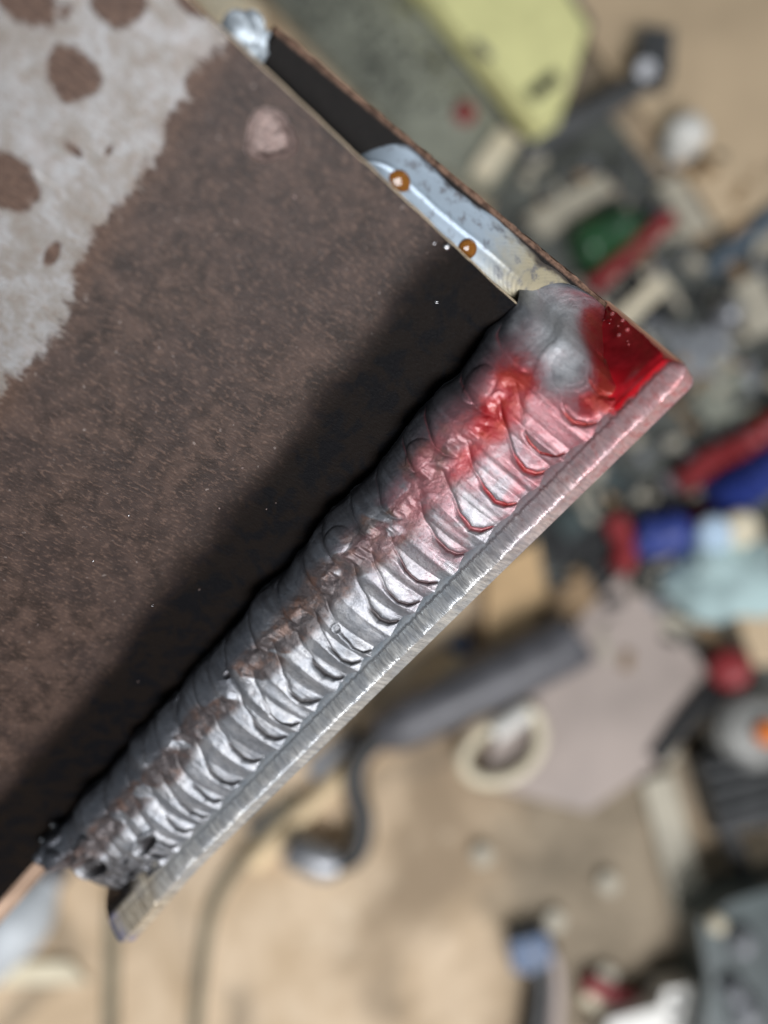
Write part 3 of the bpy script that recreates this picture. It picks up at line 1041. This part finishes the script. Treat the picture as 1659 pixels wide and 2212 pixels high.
ribbed([(1470, 1045), (1540, 990), (1620, 950), (1760, 850)], .013, red, 'dark red ribbed hose above the blue ribbed hose')
ribbed([(1545, 1090), (1600, 1055), (1680, 1005), (1760, 960)], .021, blue, 'blue ribbed hose at the right edge')
tl = empty('hand_tool', at(1400, 1150, 0), label='tool with red end and blue grip lying above the steel sheet', cat='hand tool')
org = tl.location
bm = bmesh.new()
b_tube(bm, spline([rel(1370, 1150, .025), rel(1410, 1158, .025), rel(1450, 1150, .025), rel(1485, 1135, .025)], 4), [.018, .022, .025, .025, .023, .022, .023, .025, .026, .026, .024, .022, .015], 14)
bm_obj('grip', bm, blue, tl)
bm = bmesh.new()
b_tube(bm, spline([rel(1325, 1120, .02), rel(1345, 1160, .02), rel(1350, 1200, .02), rel(1335, 1230, .02)], 4), .014, 12)
bm_obj('red_end', bm, red, tl)
bm = bmesh.new()
b_tube(bm, [rel(1485, 1135, .025), rel(1545, 1115, .025)], .010, 12)
bm_obj('shank', bm, red, tl, bev=.002)

bag = blob('crumpled_cloth', (0, 0, 0), (.058, .050, .024), cyan, None, 5, 4, .55)
bag.location = at(1560, 1240, .026)
tag(bag, 'crumpled pale cyan cloth on the dark mat at the right', 'cloth')
for x_, y_, m_, lab in [(1535, 1155, iceb, 'ice blue cap beside the cyan cloth'), (1592, 1145, cream, 'cream cap beside the ice blue cap')]:
    bm = bmesh.new()
    b_tube(bm, [(0, 0, 0), (0, 0, .014), (0, 0, .018)], [.019, .018, .013], 20)
    o = bm_obj('bottle_cap', bm, m_, bev=0)
    o.location = at(x_, y_, .045)
    tag(o, lab, 'cap')

# welding torch
tr = empty('welding_torch', at(1000, 1490, 0), label='grey welding torch with black curved neck lying on the floor', cat='torch')
org = tr.location
H = .05
bm = bmesh.new()
hp = [rel(1245, 1375, H), rel(1225, 1388, H), rel(1100, 1450, H), rel(980, 1510, H), rel(880, 1560, H), rel(815, 1590, H)]
b_tube(bm, spline(hp, 4), [.018, .026, .029, .030, .031, .031, .031, .031, .030, .030, .029, .029, .028, .028, .027, .027, .026, .025, .023, .020, .016], 20)
bm_obj('handle', bm, grey, tr)
bm = bmesh.new()
for dx in (-1, 1):
    b_tube(bm, spline([rel(1190 + dx * 14, 1405 + dx * 28, H + .016), rel(1050 + dx * 14, 1474 + dx * 28, H + .017), rel(900 + dx * 12, 1548 + dx * 26, H + .014)], 4), .006, 8)
bm_obj('grip_rib', bm, dgrey, tr)
bm = bmesh.new()
b_tube(bm, spline([rel(825, 1585, H), rel(775, 1640, H), rel(765, 1700, H - .005), rel(785, 1770, H - .012), rel(770, 1840, H - .018), rel(718, 1870, H - .022)], 6), .0115, 14)
bm_obj('neck', bm, black, tr)
bm = bmesh.new()
b_tube(bm, [rel(730, 1868, .026), rel(700, 1862, .026), rel(640, 1836, .026), rel(622, 1826, .026)], [.015, .019, .019, .016], 16)
bm_obj('nozzle', bm, steel, tr)

tube_thing('wood_dowel', [(990, 1420), (545, 1865)], .011, col('light_wood', (.80, .62, .38), .6, 0, .15, 25), 'long pale wood dowel lying beside the torch', 'dowel')
tube_thing('floor_cable', [(640, 1720), (545, 1830), (470, 1940), (440, 2060), (415, 2300)], .0065, olive, 'olive cable winding down from the wood dowel', 'cable')
tube_thing('floor_cable', [(250, 1900), (242, 2030), (238, 2300)], .0075, olive, 'straight olive cable below the tip of the ground edge', 'cable')

# white loop
lp = empty('hose_loop', at(1090, 1610, 0), label='white hose loop with bright ferrule on the steel sheet', cat='hose loop')
org = lp.location
bm = bmesh.new()
pts = [(1160, 1545), (1168, 1600), (1140, 1655), (1085, 1685), (1025, 1680), (1000, 1640), (1030, 1590), (1090, 1555), (1130, 1530)]
Q = spline([rel(x, y, .03) for x, y in pts + pts[:1]], 5)[:-1]
b_tube(bm, Q, .0065, 12, closed=True)
bm_obj('loop', bm, cream, lp)
bm = bmesh.new()
b_tube(bm, [rel(1065, 1585, .034), rel(1120, 1548, .034), rel(1140, 1535, .034)], [.010, .010, .008], 14)
bm_obj('ferrule', bm, white, lp)

# knob with lever
kn = empty('red_knob_lever', at(1575, 1445, 0), label='red knob on a black lever at the corner of the steel sheet', cat='lever')
org = kn.location
bm = bmesh.new()
b_tube(bm, [rel(1575, 1443, .012), rel(1575, 1443, .02), rel(1575, 1443, .036), rel(1575, 1443, .044), rel(1575, 1443, .047)], [.014, .021, .022, .016, .006], 18)
bm_obj('knob', bm, red, kn)
bm = bmesh.new()
b_tube(bm, spline([rel(1560, 1470, .02), rel(1490, 1545, .02), rel(1415, 1640, .015)], 5), .010, 12)
bm_obj('lever', bm, black, kn)

cup = empty('spray_can', at(1590, 1570, 0), label='pale grey can with orange button at the right edge', cat='can')
org = cup.location
bm = bmesh.new()
b_tube(bm, [(0, 0, .002), (0, 0, .03), (0, 0, .045), (0, 0, .055), (0, 0, .058)], [.041, .042, .040, .030, .012], 26)
bm_obj('body', bm, col('pale_grey_paint', (.27, .27, .255), .35, .2, .3, 30), cup)
bm = bmesh.new()
b_tube(bm, [(.004, .0, .056), (.004, 0, .066), (.004, 0, .069)], [.013, .012, .008], 16)
bm_obj('button', bm, orange, cup)

vb = empty('vent_box', at(1600, 1690, 0), label='black vent box with ribs at the right edge', cat='vent box')
org = vb.location
bm = bmesh.new()
b_prism(bm, [rel(1500, 1640, .03), rel(1640, 1580, .03), rel(1760, 1640, .03), rel(1760, 1760, .03), rel(1545, 1800, .03)], .002, .04)
bm_obj('housing', bm, black, vb, bev=.004)
for k in range(4):
    bm = bmesh.new()
    b_tube(bm, [rel(1525 + k * 8, 1665 + k * 36, .045), rel(1740, 1612 + k * 36, .045)], .006, 8)
    bm_obj('rib', bm, dgrey, vb)
bm = bmesh.new()
b_tube(bm, [rel(1570, 1790, .02), rel(1612, 1900, .02)], .010, 10)
bm_obj('leg', bm, black, vb)

# teal machine
mc = empty('teal_machine', at(1590, 2080, 0), label='dark teal machine housing with chrome bolts in the lower right corner', cat='machine')
org = mc.location
bm = bmesh.new()
b_prism(bm, [rel(1500, 1985, .06), rel(1570, 1940, .06), rel(1760, 1880, .06), rel(1760, 2330, .06), rel(1490, 2330, .06), rel(1520, 2120, .06)], .002, .07)
bm_obj('housing', bm, teal, mc, bev=.008)
for x_, y_, r_ in [(1602, 2035, .014), (1585, 2140, .013), (1610, 2185, .016), (1548, 1995, .008)]:
    bm = bmesh.new()
    b_tube(bm, [rel(x_, y_, .07), rel(x_, y_, .078), rel(x_, y_, .083), rel(x_, y_, .085)], [r_ * 1.1, r_, r_ * .8, r_ * .3], 6 if r_ > .01 else 14)
    bm_obj('bolt', bm, cream if r_ < .01 else steel, mc)

# white fitting, rods, blue clamp
ft = empty('white_fitting', at(1430, 2180, 0), label='white moulded fitting with two holes at the bottom edge', cat='fitting')
org = ft.location
bm = bmesh.new()
b_prism(bm, [rel(1290, 2260, .03), rel(1310, 2195, .03), rel(1420, 2165, .03), rel(1428, 2130, .03), rel(1490, 2120, .03), rel(1508, 2260, .03)], .002, .04)
bm_obj('body', bm, white, ft, bev=.008)
for x_, y_ in [(1463, 2160), (1455, 2196)]:
    bm = bmesh.new()
    b_tube(bm, [rel(x_, y_, .0395), rel(x_, y_, .0415)], .0055, 14)
    bm_obj('hole_plug', bm, grey, ft)
tube_thing('red_stick', [(1262, 2118), (1330, 2150), (1420, 2190)], .0095, red, 'thin red stick running under the white fitting', 'rod', h=.012)
tube_thing('pale_stick', [(1262, 2142), (1345, 2215)], .009, cream, 'short pale stick below the thin red stick', 'rod')
bc = empty('blue_clamp', at(1145, 2060, 0), label='blue headed clamp with dark stem at the bottom edge', cat='clamp')
org = bc.location
bm = bmesh.new()
b_prism(bm, [rel(1098, 2030, .02), rel(1180, 2010, .02), rel(1190, 2070, .02), rel(1150, 2095, .02), rel(1105, 2090, .02)], .004, .03)
bm_obj('head', bm, navy, bc, bev=.006)
bm = bmesh.new()
b_tube(bm, spline([rel(1165, 2085, .02), rel(1168, 2150, .02), rel(1145, 2300, .02)], 4), .0115, 12)
bm_obj('stem', bm, black, bc)
bm = bmesh.new()
b_tube(bm, spline([rel(1190, 2055, .015), rel(1203, 2130, .015), rel(1195, 2300, .015)], 4), .008, 10)
bm_obj('strip', bm, sheet, bc)

# white bottle in the lower left
bo = empty('white_bottle', at(30, 1990, 0), label='bluish white plastic bottle lying at the left edge', cat='bottle')
org = bo.location
bm = bmesh.new()
b_tube(bm, spline([rel(-160, 2150, .03), rel(-80, 2085, .03), rel(20, 2000, .03), rel(75, 1945, .03), rel(120, 1890, .03)], 4),
       [.030, .036, .036, .036, .036, .036, .036, .036, .036, .035, .034, .031, .027, .022, .016, .011, .008], 18)
bm_obj('body', bm, col('bluish_white_plastic', (.55, .59, .62), .4, 0, .12, 20), bo)
bm = bmesh.new()
b_tube(bm, [rel(118, 1892, .03), rel(138, 1868, .03)], .012, 14)
bm_obj('cap', bm, grey, bo, bev=.002)
# pale roll at the top
rl = empty('paper_roll', at(500, 20, 0), label='cream paper roll at the top edge behind the brown plate', cat='roll')
org = rl.location
bm = bmesh.new()
b_tube(bm, [rel(430, -60, .03), rel(520, 60, .03)], .032, 20)
bm_obj('paper', bm, cream, rl, bev=.002)
bm = bmesh.new()
b_tube(bm, [rel(519, 58, .03), rel(524, 65, .03)], .014, 16)
bm_obj('core', bm, brown, rl)

# nuts scattered on the floor
bm = bmesh.new()
pts = [(math.cos(k * math.pi / 3) * .011, math.sin(k * math.pi / 3) * .011) for k in range(6)]
b_prism(bm, pts, 0, .009)
nut = bm_obj('hex_nut', bm, beige, bev=.0015)
nuts = [(1040, 1845, 'bright hex nut on the tan floor right of the torch neck'), (1436, 1630, 'bright hex nut at the lower corner of the steel sheet'),
        (1195, 1985, 'bright hex nut above the blue headed clamp'), (1310, 1905, 'bright hex nut on the dirty strip of floor'),
        (1230, 5, 'bright hex nut beside the yellow case'), (1305, 2105, 'bright hex nut above the thin red stick')]
for i, (x_, y_, lab) in enumerate(nuts):
    o = nut if i == 0 else nut.copy()
    if i: COL.objects.link(o)
    o.location = at(x_, y_, .002 if i != 4 else .017)
    o.rotation_euler = (0, 0, i * .7)
    tag(o, lab, 'nut', 'loose nuts on the floor')

# metal chips on the grey green board: too many and too small to count
rg = np.random.default_rng(5)
bm = bmesh.new()
for k in range(170):
    x_, y_ = 640 + rg.random() * 420, rg.random() * 330 - 60
    if not (y_ > (x_ - 760) * 1.05 - 160 and y_ < (x_ - 600) * .98 + 30): continue
    p = at(x_, y_, .033)
    sz = .003 + .007 * rg.random()
    b_box(bm, p, (sz, sz * (.4 + rg.random()), .003), rg.random() * 3)
tag(bm_obj('metal_chips', bm, bright, smooth=False), 'bright metal chips strewn over the grey green board', 'chips', kind='stuff')
rg = np.random.default_rng(8)
bm = bmesh.new()
for k in range(240):
    x_, y_ = 1180 + rg.random() * 520, 330 + rg.random() * 1000
    p = at(x_, y_, .010)
    sz = .004 + .014 * rg.random() ** 2
    b_box(bm, p, (sz, sz * (.4 + rg.random()), .005), rg.random() * 3)
tag(bm_obj('metal_scrap', bm, steel, smooth=False), 'small steel scrap strewn over the dark rubber mat', 'scrap', kind='stuff')
for nm, m_, sd, cnt, lab in [('black_scrap', black, 21, 120, 'black scrap pieces strewn over the dark rubber mat'), ('rusty_scrap', brown, 22, 60, 'rusty scrap pieces strewn over the dark rubber mat'),
                             ('pale_scrap', beige, 23, 70, 'pale scrap pieces strewn over the dark rubber mat')]:
    rg = np.random.default_rng(sd)
    bm = bmesh.new()
    for k in range(cnt):
        x_, y_ = 1120 + rg.random() * 600, 330 + rg.random() * 1100
        if x_ < 1250 and y_ > 500: continue
        sz = .012 + .030 * rg.random() ** 2
        b_box(bm, at(x_, y_, .012), (sz, sz * (.2 + .5 * rg.random()), .010), rg.random() * 3)
    tag(bm_obj(nm, bm, m_, smooth=False), lab, 'scrap', kind='stuff')
